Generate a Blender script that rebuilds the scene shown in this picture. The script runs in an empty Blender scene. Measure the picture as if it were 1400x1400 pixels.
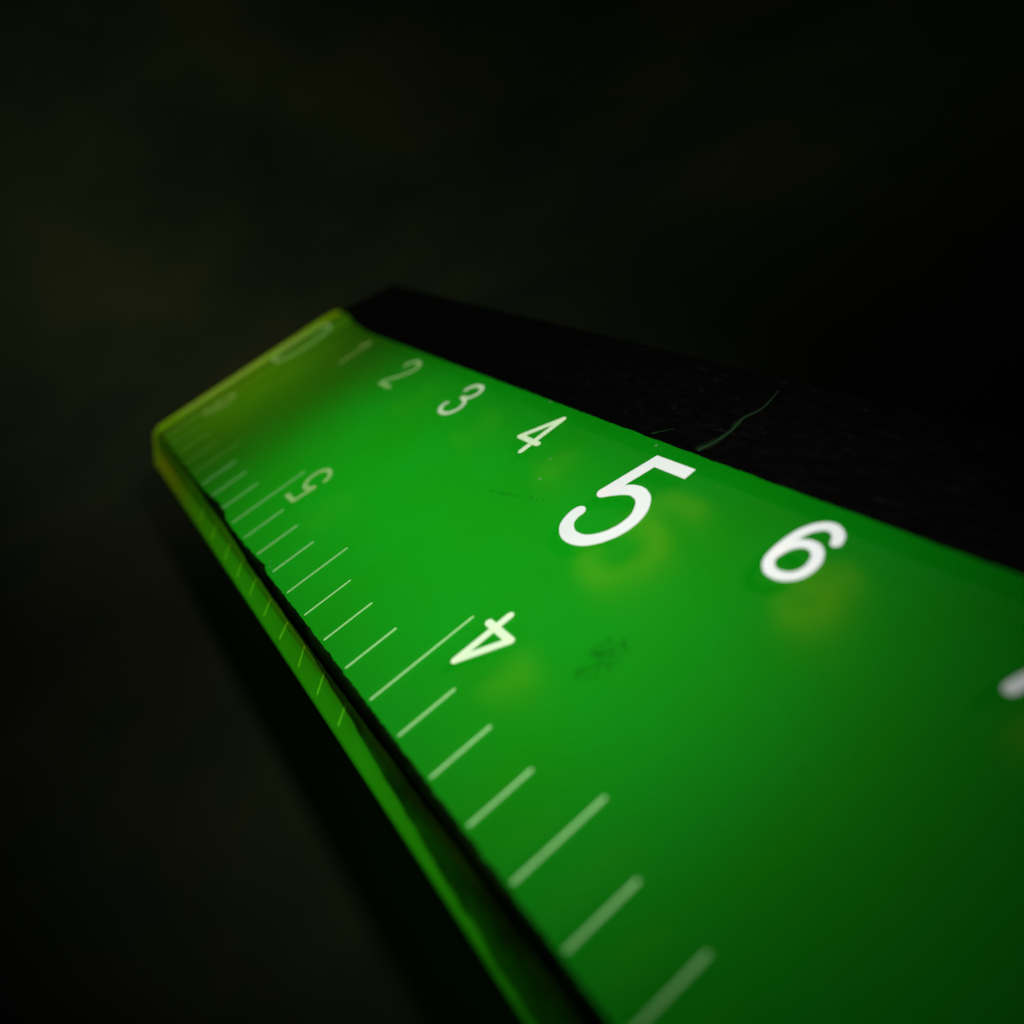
import bpy, bmesh, math, random
from mathutils import Vector, Matrix, noise

# All measures below are in millimetres; one Blender unit is one centimetre.
U = 0.1
sc = bpy.context.scene
sc.unit_settings.scale_length = 0.01
col = sc.collection
random.seed(7)

# ------------------------------------------------------------------ camera
cam_d = bpy.data.cameras.new('camera')
cam = bpy.data.objects.new('camera', cam_d)
col.objects.link(cam)
sc.camera = cam
RIGHT = Vector((0.50935201, 0.76309496, -0.39780222))
DOWN = Vector((0.3081825, -0.59335151, -0.74361115))
FWD = Vector((-0.80348247, 0.25616415, -0.5373973))
m = Matrix((RIGHT, -DOWN, -FWD)).transposed().to_4x4()
m.translation = Vector((82.70, 0.018, 24.705)) * U
cam.matrix_world = m
cam_d.sensor_width = 36.0
cam_d.lens = 1167.86 / 1400 * 36.0
cam_d.clip_start = 0.05
cam_d.clip_end = 2000
cam_d.dof.use_dof = True
cam_d.dof.focus_distance = 46.0 * U
cam_d.dof.aperture_fstop = (cam_d.lens * 0.001) / (1.10 * U)
cam_d.dof.aperture_blades = 0

# ------------------------------------------------------------------ light
world = bpy.data.worlds.new('World')
sc.world = world
world.use_nodes = True
world.node_tree.nodes['Background'].inputs[0].default_value = (0.6, 0.8, 0.7, 1)
world.node_tree.nodes['Background'].inputs[1].default_value = 0.0006


def lamp(name, kind, loc, target, power, colour, **kw):
    d = bpy.data.lights.new(name, kind)
    d.energy = power
    d.color = colour
    for k, v in kw.items():
        setattr(d, k, v)
    o = bpy.data.objects.new(name, d)
    col.objects.link(o)
    o.location = Vector(loc) * U
    dirv = Vector(target) * U - o.location
    o.rotation_euler = dirv.to_track_quat('-Z', 'Y').to_euler()
    return o


# the torch beside the camera: white print, table top, shadow on the left
lamp('torch', 'SPOT', (105, 18.4, 45), (33, 8, 0), 4700, (1.0, 0.97, 0.95),
     spot_size=math.radians(50), spot_blend=1.0, shadow_soft_size=0.32)
# added unseen area lamp under the ruler, making its plastic glow green
g = lamp('added_green_fill', 'AREA', (39.5, 9.5, -12), (39.5, 9.5, 0), 33, (0.085, 1.0, 0.12),
         shape='RECTANGLE', size=4.9, size_y=2.2)
# added spot that brightens the far backdrop, out of sight
lamp('far_fill', 'SPOT', (-60, -70, 120), (-80, 84, 0), 10500, (0.86, 1.0, 0.66),
     spot_size=math.radians(84), spot_blend=1.0, shadow_soft_size=1.0)
# added unseen lamp that tints the far end yellow from below
lamp('warm_end_fill', 'AREA', (-4, 9.5, -11), (2, 9.5, 0), 17, (1.0, 0.46, 0.0),
     shape='RECTANGLE', size=1.5, size_y=2.6)

sc.view_settings.view_transform = 'Standard'
sc.view_settings.look = 'None'
sc.view_settings.exposure = 0
sc.view_settings.gamma = 1
sc.render.engine = 'CYCLES'
sc.cycles.use_denoising = True
sc.cycles.max_bounces = 10
sc.cycles.transparent_max_bounces = 16
sc.cycles.sample_clamp_indirect = 6


# ------------------------------------------------------------------ helpers
def V(x, y, z=0.0):
    return Vector((x, y, z)) * U


def link(name, bm, mat, parent=None, smooth=False):
    me = bpy.data.meshes.new(name)
    bm.normal_update()
    bm.to_mesh(me)
    bm.free()
    if smooth:
        for p in me.polygons:
            p.use_smooth = True
    me.materials.append(mat)
    o = bpy.data.objects.new(name, me)
    col.objects.link(o)
    if parent:
        o.parent = parent
    return o


def prism(bm, section, x0, x1, caps=True, nx=1):
    """extrude a (y, z) section along x"""
    rows = []
    for i in range(nx + 1):
        x = x0 + (x1 - x0) * i / nx
        rows.append([bm.verts.new(V(x, y, z)) for y, z in section])
    n = len(section)
    for a, b in zip(rows, rows[1:]):
        for j in range(n):
            k = (j + 1) % n
            bm.faces.new((a[j], a[k], b[k], b[j]))
    if caps:
        bm.faces.new(rows[0][::-1])
        bm.faces.new(rows[-1])
    bmesh.ops.recalc_face_normals(bm, faces=bm.faces)


def catmull(P, n=8):
    out = []
    for i in range(len(P) - 1):
        p0 = P[max(i - 1, 0)]
        p1, p2 = P[i], P[i + 1]
        p3 = P[min(i + 2, len(P) - 1)]
        for k in range(n):
            t = k / n
            out.append(tuple(0.5 * ((2 * b) + (-a + c) * t + (2 * a - 5 * b + 4 * c - d) * t * t
                                    + (-a + 3 * b - 3 * c + d) * t ** 3)
                             for a, b, c, d in zip(p0, p1, p2, p3)))
    out.append(tuple(P[-1]))
    return out


def stroke(bm, P, w, z0, curve=True, cap=(0, 1), rough=0.02):
    """a printed pen stroke as a thin raised ribbon with round ends"""
    Q = [Vector(p) for p in (catmull(P) if curve else P)]
    n = len(Q)
    h = w / 2
    L, R = [], []
    for i, q in enumerate(Q):
        d0 = (Q[i] - Q[i - 1]).normalized() if i else None
        d1 = (Q[i + 1] - Q[i]).normalized() if i < n - 1 else None
        if d0 is None: d0 = d1
        if d1 is None: d1 = d0
        nn = Vector((-d0.y - d1.y, d0.x + d1.x))
        if nn.length < 1e-6: nn = Vector((-d0.y, d0.x))
        nn.normalize()
        c = max(nn.dot(Vector((-d0.y, d0.x))), 0.5)
        wob = 1 + rough * 2 * noise.noise(Vector((q.x * 3, q.y * 3, 4.2)))
        off = nn * (h / c * wob)
        L.append(q + off)
        R.append(q - off)
    zf = lambda i: z0 + 0.010 * i / max(n - 1, 1)
    vl = [bm.verts.new(V(p.x, p.y, zf(i))) for i, p in enumerate(L)]
    vr = [bm.verts.new(V(p.x, p.y, zf(i))) for i, p in enumerate(R)]
    for i in range(n - 1):
        bm.faces.new((vl[i], vr[i], vr[i + 1], vl[i + 1]))
    if cap:
        for e, (i, s, a, b) in enumerate( ((0, -1, vl[0], vr[0]), (n - 1, 1, vr[-1], vl[-1]))):
            if e not in cap: continue
            j = 1 if i == 0 else n - 2
            d = (Q[i] - Q[j]).normalized()
            nn = Vector((-d.y, d.x))
            arc = []
            for k in range(1, 8):
                t = math.pi * k / 8
                p = Q[i] - nn * h * math.cos(t) + d * h * math.sin(t)
                arc.append(bm.verts.new(V(p.x, p.y, zf(i))))
            bm.faces.new([a] + (arc[::-1] if False else arc) + [b] if s == 1 else [a] + arc + [b])


# ------------------------------------------------------------------ materials
def mat(name):
    mt = bpy.data.materials.new(name)
    mt.use_nodes = True
    nt = mt.node_tree
    nt.nodes.clear()
    out = nt.nodes.new('ShaderNodeOutputMaterial')
    return mt, nt, out


def N(nt, kind, **kw):
    n = nt.nodes.new(kind)
    for k, v in kw.items():
        if k.startswith('i_'):
            n.inputs[k[2:].replace('_', ' ')].default_value = v
        else:
            setattr(n, k, v)
    return n


def mix(nt, fac, a, b):
    n = nt.nodes.new('ShaderNodeMixShader')
    if isinstance(fac, (int, float)):
        n.inputs[0].default_value = fac
    else:
        nt.links.new(fac, n.inputs[0])
    nt.links.new(a, n.inputs[1])
    nt.links.new(b, n.inputs[2])
    return n.outputs[0]


def noise_tex(nt, scale, detail=4, rough=0.55, stretch=None):
    tc = N(nt, 'ShaderNodeTexCoord')
    src = tc.outputs['Object']
    if stretch:
        mp = N(nt, 'ShaderNodeMapping')
        mp.inputs['Scale'].default_value = stretch
        nt.links.new(src, mp.inputs[0])
        src = mp.outputs[0]
    n = N(nt, 'ShaderNodeTexNoise')
    n.inputs['Scale'].default_value = scale
    n.inputs['Detail'].default_value = detail
    n.inputs['Roughness'].default_value = rough
    nt.links.new(src, n.inputs['Vector'])
    return n.outputs['Fac']


def ramp(nt, fac, stops):
    r = N(nt, 'ShaderNodeValToRGB')
    e = r.color_ramp.elements
    while len(e) < len(stops):
        e.new(0.5)
    for el, (p, c) in zip(e, stops):
        el.position = p
        el.color = (*c, 1) if len(c) == 3 else c
    nt.links.new(fac, r.inputs[0])
    return r.outputs[0]


# clear acrylic skin: passes light straight through, mirrors at grazing angles
def clear_acrylic(name, tint, rough):
    mt, nt, out = mat(name)
    tr = N(nt, 'ShaderNodeBsdfTransparent')
    tr.inputs[0].default_value = (*tint, 1)
    gl = N(nt, 'ShaderNodeBsdfGlossy')
    gl.inputs['Roughness'].default_value = rough
    fr = N(nt, 'ShaderNodeFresnel')
    fr.inputs['IOR'].default_value = 1.49
    ge = N(nt, 'ShaderNodeNewGeometry')
    inv = N(nt, 'ShaderNodeMath', operation='SUBTRACT')
    inv.inputs[0].default_value = 1.0
    nt.links.new(ge.outputs['Backfacing'], inv.inputs[1])
    mul = N(nt, 'ShaderNodeMath', operation='MULTIPLY')
    nt.links.new(fr.outputs[0], mul.inputs[0])
    nt.links.new(inv.outputs[0], mul.inputs[1])
    bp = N(nt, 'ShaderNodeBump')
    bp.inputs['Strength'].default_value = 0.15
    bp.inputs['Distance'].default_value = 0.002
    nt.links.new(noise_tex(nt, 60, 3), bp.inputs['Height'])
    nt.links.new(bp.outputs[0], gl.inputs['Normal'])
    nt.links.new(mix(nt, mul.outputs[0], tr.outputs[0], gl.outputs[0]), out.inputs[0])
    return mt


# frosted green plastic: glows with light from behind, half-glossy in front
def frosted(name, through, front, gloss, grough, gcol, mottle=0.12):
    mt, nt, out = mat(name)
    f = noise_tex(nt, 1.1, 5, 0.6)
    def tinted(c):
        lo = tuple(v * (1 - mottle) for v in c)
        hi = tuple(min(v * (1 + mottle), 1) for v in (c[0] * .75, c[1], c[2] * 2))
        return ramp(nt, f, [(0.3, lo), (0.7, hi)])
    tl = N(nt, 'ShaderNodeBsdfTranslucent')
    nt.links.new(tinted(through), tl.inputs[0])
    df = N(nt, 'ShaderNodeBsdfDiffuse')
    nt.links.new(tinted(front), df.inputs[0])
    ad = N(nt, 'ShaderNodeAddShader')
    nt.links.new(tl.outputs[0], ad.inputs[0])
    nt.links.new(df.outputs[0], ad.inputs[1])
    gl = N(nt, 'ShaderNodeBsdfGlossy')
    gl.distribution = 'BECKMANN'
    gl.inputs['Color'].default_value = (*gcol, 1)
    gl.inputs['Roughness'].default_value = grough
    ge = N(nt, 'ShaderNodeNewGeometry')
    fm = N(nt, 'ShaderNodeMath', operation='MULTIPLY_ADD')   # polished face only
    fm.inputs[1].default_value = -gloss
    fm.inputs[2].default_value = gloss
    nt.links.new(ge.outputs['Backfacing'], fm.inputs[0])
    nt.links.new(mix(nt, fm.outputs[0], ad.outputs[0], gl.outputs[0]), out.inputs[0])
    return mt


def ink(name, white, thru, t, thin):
    mt, nt, out = mat(name)
    df = N(nt, 'ShaderNodeBsdfDiffuse')
    df.inputs[0].default_value = (*white, 1)
    tl = N(nt, 'ShaderNodeBsdfTranslucent')
    tl.inputs[0].default_value = (*thru, 1)
    s = mix(nt, t, df.outputs[0], tl.outputs[0])
    if thin:
        tr = N(nt, 'ShaderNodeBsdfTransparent')
        f = ramp(nt, noise_tex(nt, 25, 3), [(0.3, (thin * 0.8,) * 3), (0.7, (min(1, thin * 1.2),) * 3)])
        s = mix(nt, f, s, tr.outputs[0])
    nt.links.new(s, out.inputs[0])
    return mt


M_clear = clear_acrylic('clear green acrylic', (0.93, 1.0, 0.93), 0.06)
M_under, nt, out = mat('matt clear underside')
t_ = N(nt, 'ShaderNodeBsdfTransparent')
t_.inputs[0].default_value = (0.95, 1, 0.95, 1)
nt.links.new(t_.outputs[0], out.inputs[0])
M_frost = frosted('frosted green layer', (0.10, 0.62, 0.06), (0.005, 0.008, 0.002), 0.18, 0.47, (0.95, 0.75, 0.2), 0.05)
M_bevel = frosted('green bevel', (0.22, 0.30, 0.01), (0.010, 0.028, 0.001), 0.05, 0.25, (0.8, 0.9, 0.6), 0.10)
M_wall = frosted('green cut end', (0.15, 0.55, 0.01), (0.010, 0.02, 0.001), 0.02, 0.3, (0.9, 0.9, 0.6), 0.10)
M_end = frosted('yellow edge glow', (0.60, 0.74, 0.01), (0.026, 0.026, 0.0), 0.012, 0.3, (0.9, 0.9, 0.6), 0.10)  # the rim's yellow edge glow is put into its colour
M_ink = ink('white numeral ink', (0.80, 0.83, 0.90), (0.98, 0.80, 0.05), 0.33, 0)
M_ink_g = ink('greenish numeral ink', (0.74, 0.95, 0.68), (0.95, 0.75, 0.05), 0.28, 0.06)
M_dim = ink('dim numeral ink', (0.50, 0.86, 0.36), (0.95, 0.72, 0.05), 0.34, 0.25)  # weaker light on far numerals put into a greener, thinner ink
M_faint = ink('dimmest numeral ink', (0.50, 0.75, 0.22), (0.95, 0.72, 0.05), 0.34, 0.55)  # weakest light at the far end, put into the ink
M_tick = ink('thin white tick ink', (0.48, 0.95, 0.40), (0.6, 0.9, 0.25), 0.25, 0.34)
M_tick_faint = ink('faint tick ink', (0.34, 0.80, 0.20), (0.6, 0.9, 0.2), 0.3, 0.62)  # greener and more see-through than the other tick ink
M_btick = frosted('refracted tick yellow', (0.80, 0.60, 0.04), (0.06, 0.07, 0.002), 0.02, 0.3, (0.9, 0.9, 0.6), 0.10)

# black band
M_black, nt, out = mat('black scuffed plastic')
p = N(nt, 'ShaderNodeBsdfPrincipled')
nt.links.new(ramp(nt, noise_tex(nt, 22, 8, 0.75, (.35, 1, 1)), [(0.40, (0.0004, 0.0004, 0.0004)), (0.60, (0.0014, 0.0014, 0.0013)), (0.76, (0.010, 0.010, 0.010))]), p.inputs['Base Color'])
p.inputs['Roughness'].default_value = 0.6
p.inputs['Specular IOR Level'].default_value = 0.03
nt.links.new(p.outputs[0], out.inputs[0])

M_edge_shade_grime, nt, out = mat('edge shade and grime')  # dark refraction of the edge put into colour, with grime lumps
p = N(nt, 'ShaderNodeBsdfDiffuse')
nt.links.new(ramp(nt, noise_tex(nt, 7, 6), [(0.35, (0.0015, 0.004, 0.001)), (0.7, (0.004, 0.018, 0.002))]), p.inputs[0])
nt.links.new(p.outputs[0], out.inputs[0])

M_bevel_shade, nt, out = mat('painted bevel shade')  # darkening of the bevel put into a half-clear sheet
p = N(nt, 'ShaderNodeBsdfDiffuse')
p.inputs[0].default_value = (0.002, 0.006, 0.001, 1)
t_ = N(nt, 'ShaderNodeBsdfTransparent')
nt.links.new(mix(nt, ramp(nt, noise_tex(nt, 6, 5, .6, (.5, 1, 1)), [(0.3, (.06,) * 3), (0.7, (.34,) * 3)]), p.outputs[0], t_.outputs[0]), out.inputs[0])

M_scratch, nt, out = mat('pale green scratch')
p = N(nt, 'ShaderNodeBsdfDiffuse')
p.inputs[0].default_value = (0.012, 0.034, 0.012, 1)
nt.links.new(p.outputs[0], out.inputs[0])

M_scuff, nt, out = mat('faint scuff')
p = N(nt, 'ShaderNodeBsdfDiffuse')
p.inputs[0].default_value = (0.008, 0.020, 0.008, 1)
t_ = N(nt, 'ShaderNodeBsdfTransparent')
nt.links.new(mix(nt, ramp(nt, noise_tex(nt, 14, 4), [(0.3, (.45,) * 3), (0.7, (.9,) * 3)]), p.outputs[0], t_.outputs[0]), out.inputs[0])

M_dust, nt, out = mat('pale dust')
p = N(nt, 'ShaderNodeBsdfDiffuse')
p.inputs[0].default_value = (0.16, 0.30, 0.15, 1)
t_ = N(nt, 'ShaderNodeBsdfTransparent')
nt.links.new(mix(nt, 0.68, p.outputs[0], t_.outputs[0]), out.inputs[0])

M_smudge, nt, out = mat('dark smudge')
p = N(nt, 'ShaderNodeBsdfDiffuse')
p.inputs[0].default_value = (0.002, 0.02, 0.002, 1)
t_ = N(nt, 'ShaderNodeBsdfTransparent')
nt.links.new(mix(nt, 0.91, p.outputs[0], t_.outputs[0]), out.inputs[0])

# table top
M_table, nt, out = mat('dark olive table top')
p = N(nt, 'ShaderNodeBsdfPrincipled')
nt.links.new(ramp(nt, noise_tex(nt, 0.22, 5, 0.6), [(0.36, (0.0012, 0.0040, 0.0016)), (0.5, (0.0042, 0.0056, 0.0014)), (0.64, (0.0074, 0.0080, 0.0022))]), p.inputs['Base Color'])
p.inputs['Roughness'].default_value = 0.8
p.inputs['Specular IOR Level'].default_value = 0.1
nt.links.new(p.outputs[0], out.inputs[0])

# ------------------------------------------------------------------ setting
FLOOR = -15.0
bm = bmesh.new()
prof = [(260, FLOOR)] + [(-60 - 90 * math.sin(t), FLOOR + 90 - 90 * math.cos(t)) for t in [math.pi / 2 * k / 16 for k in range(17)]] + [(-150, 400)]
rows = [[bm.verts.new(V(x, y, z)) for x, z in prof] for y in (-400, -100, 0, 100, 500)]
for a, b in zip(rows, rows[1:]):
    for j in range(len(prof) - 1):
        bm.faces.new((a[j], a[j + 1], b[j + 1], b[j]))
tab = link('backdrop', bm, M_table, None, True)
tab['kind'] = 'structure'
bm = bmesh.new()
prism(bm, [(-8, FLOOR + .02), (34, FLOOR + .02), (34, -3.05), (-8, -3.05)], 96, 170)
stp = link('unseen_ruler_support', bm, M_table)  # block the ruler rests on, out of view
stp['kind'] = 'structure'

# ------------------------------------------------------------------ the ruler
X0, X1 = -3.2, 160.0
ruler = bpy.data.objects.new('ruler', None)
col.objects.link(ruler)
ruler.location = (0, 0, 0)
ruler['label'] = 'glowing green plastic ruler with white numerals and a black band'
ruler['category'] = 'ruler'

# inch-side bevel: from (y -0.3, z 0) down and out to (y -2.42, z -3)
BY0, BY1, BZ = -0.30, -2.42, -3.0
def bev(s, off=0.0):           # s = depth below the top, mm
    ny, nz = -0.817, 0.577
    return (BY0 + (BY1 - BY0) * s / 3.0 + ny * off, -s + nz * off)

bm = bmesh.new()
prism(bm, [(BY0, 0), (20.2, 0), (27.3, -1.0), (27.3, BZ), (BY1 + .1, BZ)], X0 + .05, X1)
cb = link('clear_body', bm, M_clear, ruler)
cb.data.materials.append(M_under)
for f_ in cb.data.polygons:
    if f_.normal.z < -0.9: f_.material_index = 1

bm = bmesh.new()                                    # frosted layer inside
vs = [bm.verts.new(V(*q)) for q in ((X0 + .3, -1.1, -1.5), (X1 - .3, -1.1, -1.5), (X1 - .3, 27.1, -1.5), (X0 + .3, 27.1, -1.5))]
bm.faces.new(vs)
link('frosted_layer', bm, M_frost, ruler)

bm = bmesh.new()                                    # bevelled edge with a small rounded foot
SLIT0, SLIT1 = .95, 2.35                              # slots for the painted refractions of the ticks
BT = [17.6, 21.69, 25.85, 29.25, 32.48, 35.82, 39.16, 42.26, 45.43, 48.61]
def slit(x):                                          # (top x, bottom x, half width)
    return x, x - (1.35 if x < 40 else .85), .11
def strip(pr, x0, x1, n):
    rows = [[bm.verts.new(V(x0 + (x1 - x0) * i / n, y, z)) for y, z in pr] for i in range(n + 1)]
    for a, b in zip(rows, rows[1:]):
        for j in range(len(pr) - 1):
            bm.faces.new((a[j], b[j], b[j + 1], a[j + 1]))
strip([bev(-0.02, .03), bev(SLIT0, .03)], X0 + .15, X1, 60)
strip([bev(SLIT1, .03), bev(2.75, .03), (BY1 - .02, BZ - .02), (BY1 + .25, BZ - .06)], X0 + .15, X1, 60)
cuts = [(X0 + .15, X0 + .15)]
for x in BT:
    t_, b_, h_ = slit(x)
    cuts += [(t_ - h_, b_ - h_), (t_ + h_, b_ + h_)]
cuts.append((X1, X1))
for (ta, ba), (tb, bb) in zip(cuts[0::2], cuts[1::2]):
    q = [(ta, *bev(SLIT0, .03)), (tb, *bev(SLIT0, .03)), (bb, *bev(SLIT1, .03)), (ba, *bev(SLIT1, .03))]
    bm.faces.new([bm.verts.new(V(*p)) for p in q])
link('bevel_edge', bm, M_bevel, ruler, True)

# cut end: the upright end wall and the rounded rim along its top
bm = bmesh.new()
vs = [bm.verts.new(V(X0, y, z)) for y, z in ((BY0, -.02), (20.2, -.02), (22.5, -.5), (27.4, -1.25), (27.4, BZ), (BY1, BZ))]
bm.faces.new(vs)
link('end_wall', bm, M_wall, ruler)

def tube(bm, P, r, seg=8):
    rings = []
    n = len(P)
    for i, q in enumerate(P):
        q = Vector(q)
        d = Vector(P[min(i + 1, n - 1)]) - Vector(P[max(i - 1, 0)])
        d.normalize()
        a = d.cross(Vector((1, 0, 0.001)))
        if a.length < 1e-3: a = d.cross(Vector((0, 1, 0)))
        a.normalize()
        b = d.cross(a)
        rr = r[i] if isinstance(r, (list, tuple)) else r
        rings.append([bm.verts.new((q + (a * math.cos(2 * math.pi * k / seg) + b * math.sin(2 * math.pi * k / seg)) * rr) * U) for k in range(seg)])
    for A, B in zip(rings, rings[1:]):
        for k in range(seg):
            bm.faces.new((A[k], A[(k + 1) % seg], B[(k + 1) % seg], B[k]))
    bm.faces.new(rings[0][::-1])
    bm.faces.new(rings[-1])
    bmesh.ops.recalc_face_normals(bm, faces=bm.faces)

bm = bmesh.new()
rim = [(X0, BY1, BZ), (X0, bev(2.0)[0], -2.0), (X0, bev(.9)[0], -.9), (X0, bev(.35)[0] , -.32), (X0, 0.1, -.05), (X0, 3, -.02), (X0, 10, 0), (X0, 19, 0),
       (X0, 20.6, -.05), (X0, 22.2, -.30)]
tube(bm, rim, [.2, .24, .28, .30, .30, .28, .28, .30, .26, .12])
link('end_rim', bm, M_end, ruler, True)

# black band on the centimetre side: ragged inner edge, slopes down to the outer edge
def band_edge(x):
    y = 19.86 + 0.05 * noise.noise(Vector((x * .8, 3.1, 0))) + .03 * noise.noise(Vector((x * 3.1, 9, 0)))
    if x < 8: y += 1.25 * max(0, min(1, (8 - x) / 8.5)) ** 1.6
    return y
bm = bmesh.new()
rows = []
xs = [X0 + .25 + .25 * i for i in range(int((100 - X0) / .25))] + [110, 130, X1]
for x in xs:
    y0 = band_edge(x)
    yo = 27.72 + .05 * noise.noise(Vector((x * .3, 1, 5)))
    sec = [(y0, .012), (y0 + .08, .04), (y0 + .5, .03), (22.5, -.18), (25, -.45), (27.3, -.70), (yo, -.92), (yo + .05, -1.4), (yo, -3.05), (26, -3.08)]
    rows.append([bm.verts.new(V(x, y, z)) for y, z in sec])
for a, b in zip(rows, rows[1:]):
    for j in range(len(a) - 1):
        bm.faces.new((a[j], b[j], b[j + 1], a[j + 1]))
link('black_band', bm, M_black, ruler, True)

# dark refraction painted along the inch edge plus grime lumps, deeper near the camera
def interp(T, x):
    for (xa, a), (xb, b) in zip(T, T[1:]):
        if x <= xb:
            t = max(0, (x - xa) / (xb - xa))
            return a + (b - a) * t
    return T[-1][1]
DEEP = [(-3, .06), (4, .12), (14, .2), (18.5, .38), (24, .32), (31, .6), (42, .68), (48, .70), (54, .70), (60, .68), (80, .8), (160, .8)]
MURK = [(-3, .10), (31, .75), (42, .85), (48, 1.2), (54, 1.75), (60, 2.25), (66, 2.6), (80, 2.75), (160, 2.75)]
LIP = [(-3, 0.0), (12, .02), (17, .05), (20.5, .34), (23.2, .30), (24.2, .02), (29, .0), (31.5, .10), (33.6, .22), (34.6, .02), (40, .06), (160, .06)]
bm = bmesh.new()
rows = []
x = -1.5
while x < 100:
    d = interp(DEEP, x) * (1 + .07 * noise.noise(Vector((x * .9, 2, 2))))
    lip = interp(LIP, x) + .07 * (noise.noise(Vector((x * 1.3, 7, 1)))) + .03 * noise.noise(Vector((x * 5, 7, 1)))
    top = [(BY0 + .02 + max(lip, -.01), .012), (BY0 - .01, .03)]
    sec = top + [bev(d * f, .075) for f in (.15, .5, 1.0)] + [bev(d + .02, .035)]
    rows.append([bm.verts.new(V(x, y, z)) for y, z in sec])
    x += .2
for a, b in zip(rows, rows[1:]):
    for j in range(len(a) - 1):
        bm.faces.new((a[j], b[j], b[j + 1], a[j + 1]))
link('edge_shade_grime', bm, M_edge_shade_grime, ruler, True)

bm = bmesh.new()                                     # see-through sheet that paints the bevel's darkening, lower near the camera
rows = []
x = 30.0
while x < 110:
    d = interp(MURK, x) * (1 + .10 * noise.noise(Vector((x * .7, 5, 2))) + .06 * noise.noise(Vector((x * 2.9, 1, 2))))
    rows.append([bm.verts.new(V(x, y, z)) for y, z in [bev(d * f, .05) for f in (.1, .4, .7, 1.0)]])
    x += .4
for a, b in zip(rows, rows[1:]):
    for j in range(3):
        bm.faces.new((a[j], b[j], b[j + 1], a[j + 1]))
link('bevel_shade', bm, M_bevel_shade, ruler, True)

# inch ticks: one eighth of an inch apart, counted from the six inch end
ZI = 0.015
i = 0
while True:
    X = i * 25.4 / 8
    if X > 112: break
    ln = 6.0 if i % 8 == 0 else 4.18 if i % 4 == 0 else 3.02
    a = 0.03
    if abs(X - 34.925) < .1: a = .12
    bm = bmesh.new()
    stroke(bm, [(X, a), (X, ln * .5), (X, ln)], 0.155, ZI, curve=False)
    link('tick', bm, M_tick_faint if X < 14 else M_tick, ruler)
    i += 1

# refracted images of the ticks, painted as yellow strips in the bevel
for x in BT:
    bm = bmesh.new()
    t_, b_, h_ = slit(x)
    q = [(t_ - h_, *bev(SLIT0, .03)), (t_ + h_, *bev(SLIT0, .03)), (b_ + h_, *bev(SLIT1, .03)), (b_ - h_, *bev(SLIT1, .03))]
    bm.faces.new([bm.verts.new(V(*p)) for p in q])
    link('refracted_tick', bm, M_btick, ruler)

# numerals
F5 = [[(0, 0), (.69, 3.09), (3.27, 3.13)], [(0, 0), (.77, .59), (1.62, .9), (2.51, .6), (3.13, -.31), (3.16, -1.41), (2.71, -2.36), (1.95, -3.0), (.98, -3.12), (.2, -2.70), (-.08, -2.1), (-.08, -1.67)]]
def numeral(strokes, w, label=None, mt=None):
    bm = bmesh.new()
    for k, (P, curve, *cap) in enumerate(strokes):
        stroke(bm, P, w, ZI + .012 * k, curve=curve, cap=cap[0] if cap else (0, 1))
    o = link('numeral', bm, mt or M_ink, ruler)
    if label: o['label'] = label
    return o

def at(P, dx, dy, s=1, rot=False):
    return [((-px if rot else px) * s + dx, (-py if rot else py) * s + dy) for px, py in P]

G = {  # centre lines, width about 2, height about 3.3, origin at the foot's middle
 '0': [([(0, 0), (-.62, .35), (-.85, 1.67), (-.62, 3.0), (0, 3.34), (.62, 3.0), (.85, 1.67), (.62, .35), (.02, 0)], True)],
 '1': [([(.25, 0), (.25, 3.34)], False), ([(.25, 3.34), (-.45, 2.65)], False)],
 '2': [([(-.9, 2.45), (-.80, 2.95), (-.1, 3.32), (.65, 3.1), (.9, 2.55), (.7, 1.9), (.2, 1.28), (-.45, .65), (-.88, .0)], True), ([(-.88, 0), (.92, 0)], False)],
 '3': [([(-.85, 2.55), (-.65, 3.05), (-.1, 3.32), (.5, 3.22), (.78, 2.75), (.65, 2.25), (.25, 1.92), (-.2, 1.84)], True),
       ([(-.2, 1.84), (.4, 1.72), (.85, 1.3), (.92, .75), (.55, .18), (-.05, 0), (-.65, .15), (-.98, .55), (-.93, .9)], True)],
 '4': [([(.40, 0), (.40, 3.34)], False), ([(.40, 3.34), (-1.05, .92)], False), ([(-1.05, .92), (.95, .92)], False)],
 '5': [([(-.78, 1.62), (-.6, 3.30)], False), ([(-.6, 3.30), (.8, 3.30)], False), ([(-.78, 1.62), (-.15, 2.02), (.5, 1.85), (.92, 1.2), (.82, .5), (.35, .04), (-.3, .03), (-.85, .35), (-.98, .75)], True)],
 '6': [([(.80, 2.62), (.62, 2.98), (.15, 3.24), (-.30, 3.12), (-.68, 2.70), (-.90, 2.1), (-.98, 1.3), (-.90, .55), (-.55, .12), (-.10, 0), (.38, .12), (.76, .5), (.86, 1.07), (.68, 1.62), (.30, 1.95), (-.15, 1.98), (-.55, 1.75), (-.80, 1.35), (-.90, .95)], True)],
 '7': [([(-.85, 3.3), (.9, 3.3)], False), ([(.9, 3.3), (.35, 1.9), (-.2, 0)], True)],
 '8': [([(0, 1.8), (-.75, 2.3), (-.6, 3.1), (0, 3.3), (.6, 3.1), (.75, 2.3), (0, 1.8)], True), ([(0, 1.8), (-.9, 1.2), (-.8, .3), (0, 0), (.8, .3), (.9, 1.2), (0, 1.8)], True)],
}
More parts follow.
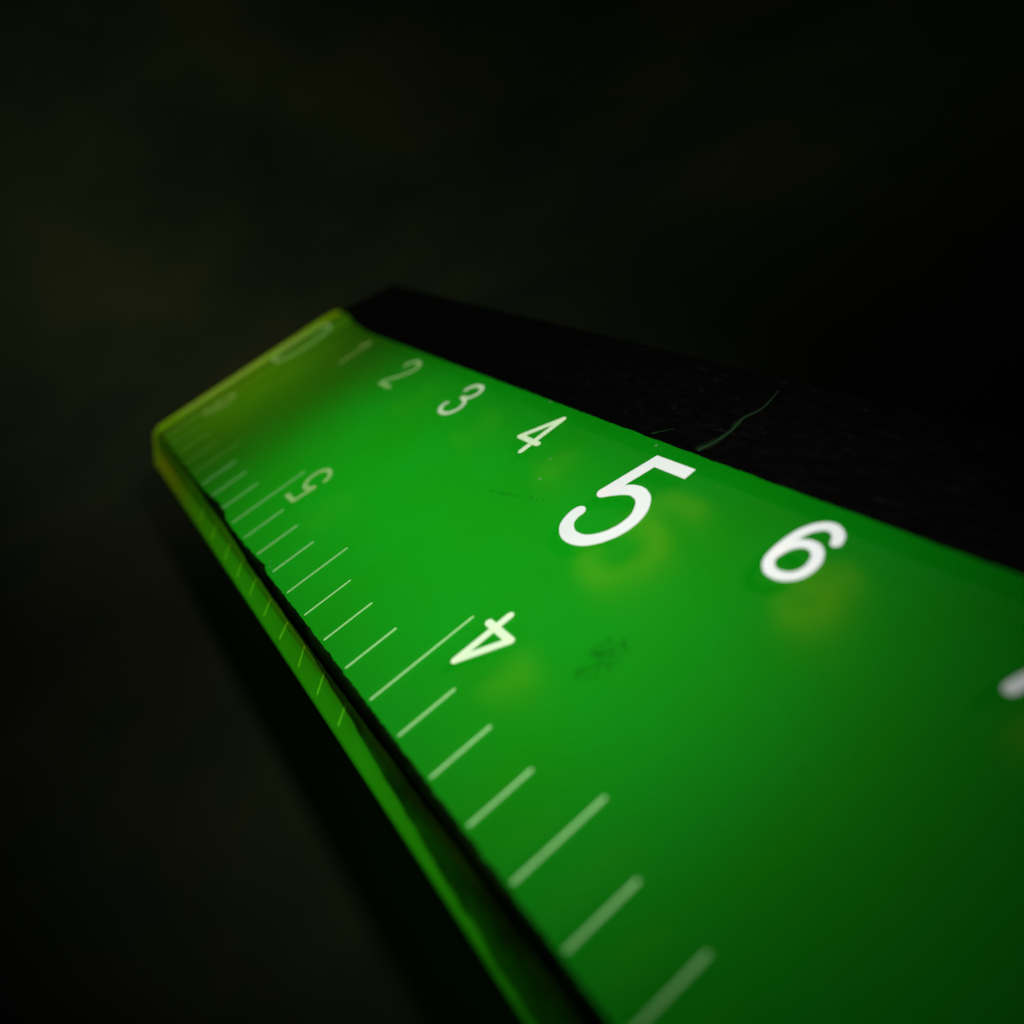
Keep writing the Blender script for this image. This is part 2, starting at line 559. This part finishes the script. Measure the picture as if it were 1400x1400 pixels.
for n_, x_ in ((1, 10.12), (2, 20.55), (3, 30.8), (4, 40.85), (6, 61.22), (7, 71.1), (8, 81.2)):
    numeral([(at(P, x_, 15.52), c) for P, c in G[str(n_)]], (.40 if n_ == 4 else .34) if n_ < 5 else .50, 'white centimetre numeral %d' % n_, M_faint if n_ < 2 else M_dim if n_ < 3 else M_ink_g if n_ < 5 else None)
# the emphasised nought and five
numeral([([(-.9, 12.5), (-2.0, 13.1), (-2.5, 15.7), (-2.0, 18.3), (-.9, 18.9), (.3, 18.3), (.9, 15.7), (.3, 13.1), (-.86, 12.5)], True)], .30, 'large dim numeral 0', M_dim)
numeral([(at(F5[0], 49.57, 15.44), False, (0,)), (at(F5[1], 49.57, 15.44), True)], 0.78, 'large white numeral 5')
for n_, x_ in ((6, 1.1), (5, 27.75), (4, 52.85), (3, 78.3)):
    numeral([(at(P, x_, 7.2, .97, True), c) for P, c in G[str(n_)]], .42 if n_ < 5 else .36, 'small upside-down inch numeral %d' % n_, M_faint if n_ == 6 else M_dim if n_ == 5 else M_ink_g if n_ == 4 else None)

# scratches across the black band
def band_z(y):
    return interp([(20, .05), (20.4, .045), (22.5, -.16), (25, -.43), (27.3, -.68)], y) + .012
def scratch(P, w, mt=None):
    bm = bmesh.new()
    Q = catmull(P, 8)
    prev = None
    for k, (x, y) in enumerate(Q):
        t = k / (len(Q) - 1)
        hw = w * (.35 + .65 * abs(noise.noise(Vector((t * 5, w, 1))))) * (1 - .8 * t)
        a = bm.verts.new(V(x - hw, y, band_z(y)))
        b = bm.verts.new(V(x + hw, y, band_z(y)))
        if prev: bm.faces.new((prev[0], prev[1], b, a))
        prev = (a, b)
    link('scratch', bm, mt or M_scratch, ruler)
for pts_, w_ in (([(51.75, 20.1), (52.0, 21.0), (52.0, 22.2), (51.7, 23.4), (51.9, 24.6), (51.4, 26.3)], .30), ([(48.15, 20.1), (48.5, 20.5), (49.0, 21.0)], .16)):
    scratch(pts_, w_ * 2.2, M_scuff)
    scratch([(px + .04, py) for px, py in pts_], w_ * .8)
for k in range(26):
    x_, y_ = random.uniform(5, 76), random.uniform(20.6, 26)
    scratch([(x_, y_), (x_ + random.uniform(-.3, .5), y_ + random.uniform(.2, .6)), (x_ + random.uniform(-.5, .9), y_ + random.uniform(.6, 1.6))], .05, M_scuff)

# dust and smudges on the face
bm = bmesh.new()
def blob(x, y, r, z):
    vs = []
    for k in range(7):
        a = 2 * math.pi * k / 7
        rr = r * (0.7 + .6 * random.random())
        vs.append(bm.verts.new(V(x + rr * math.cos(a), y + rr * math.sin(a), z)))
    bm.faces.new(vs)
for x, y, r in ((38.6, 19.75, .11), (26.3, 19.75, .10), (43.9, 15.9, .09), (49.2, 19.5, .12), (44.9, 14.4, .12), (34.2, 0.12, .10), (33.6, .35, .07)):
    blob(x, y, r, .02)
for k in range(60):
    blob(random.uniform(5, 78), random.uniform(.6, 19.6), random.uniform(.012, .03), .02 + k * 1e-4)
o = link('dust_specks', bm, M_dust, ruler)
o['kind'] = 'stuff'

bm = bmesh.new()
for k in range(60):                                  # speckled stain below the big five
    a, r = random.uniform(0, 6.28), random.uniform(.1, 1.1) ** .7
    blob(58.35 + r * math.cos(a) * .75, 8.2 + r * math.sin(a) * 1.25, random.uniform(.10, .28), .02 + k * 3e-4)
for k in range(26):                                  # faint streak
    t = k / 25
    blob(42.9 + 3.7 * t + random.gauss(0, .12), 12.2 + 1.1 * t + random.gauss(0, .08), random.uniform(.07, .18), .05 + k * 3e-4)
o = link('smudges', bm, M_smudge, ruler)
o['kind'] = 'stuff'
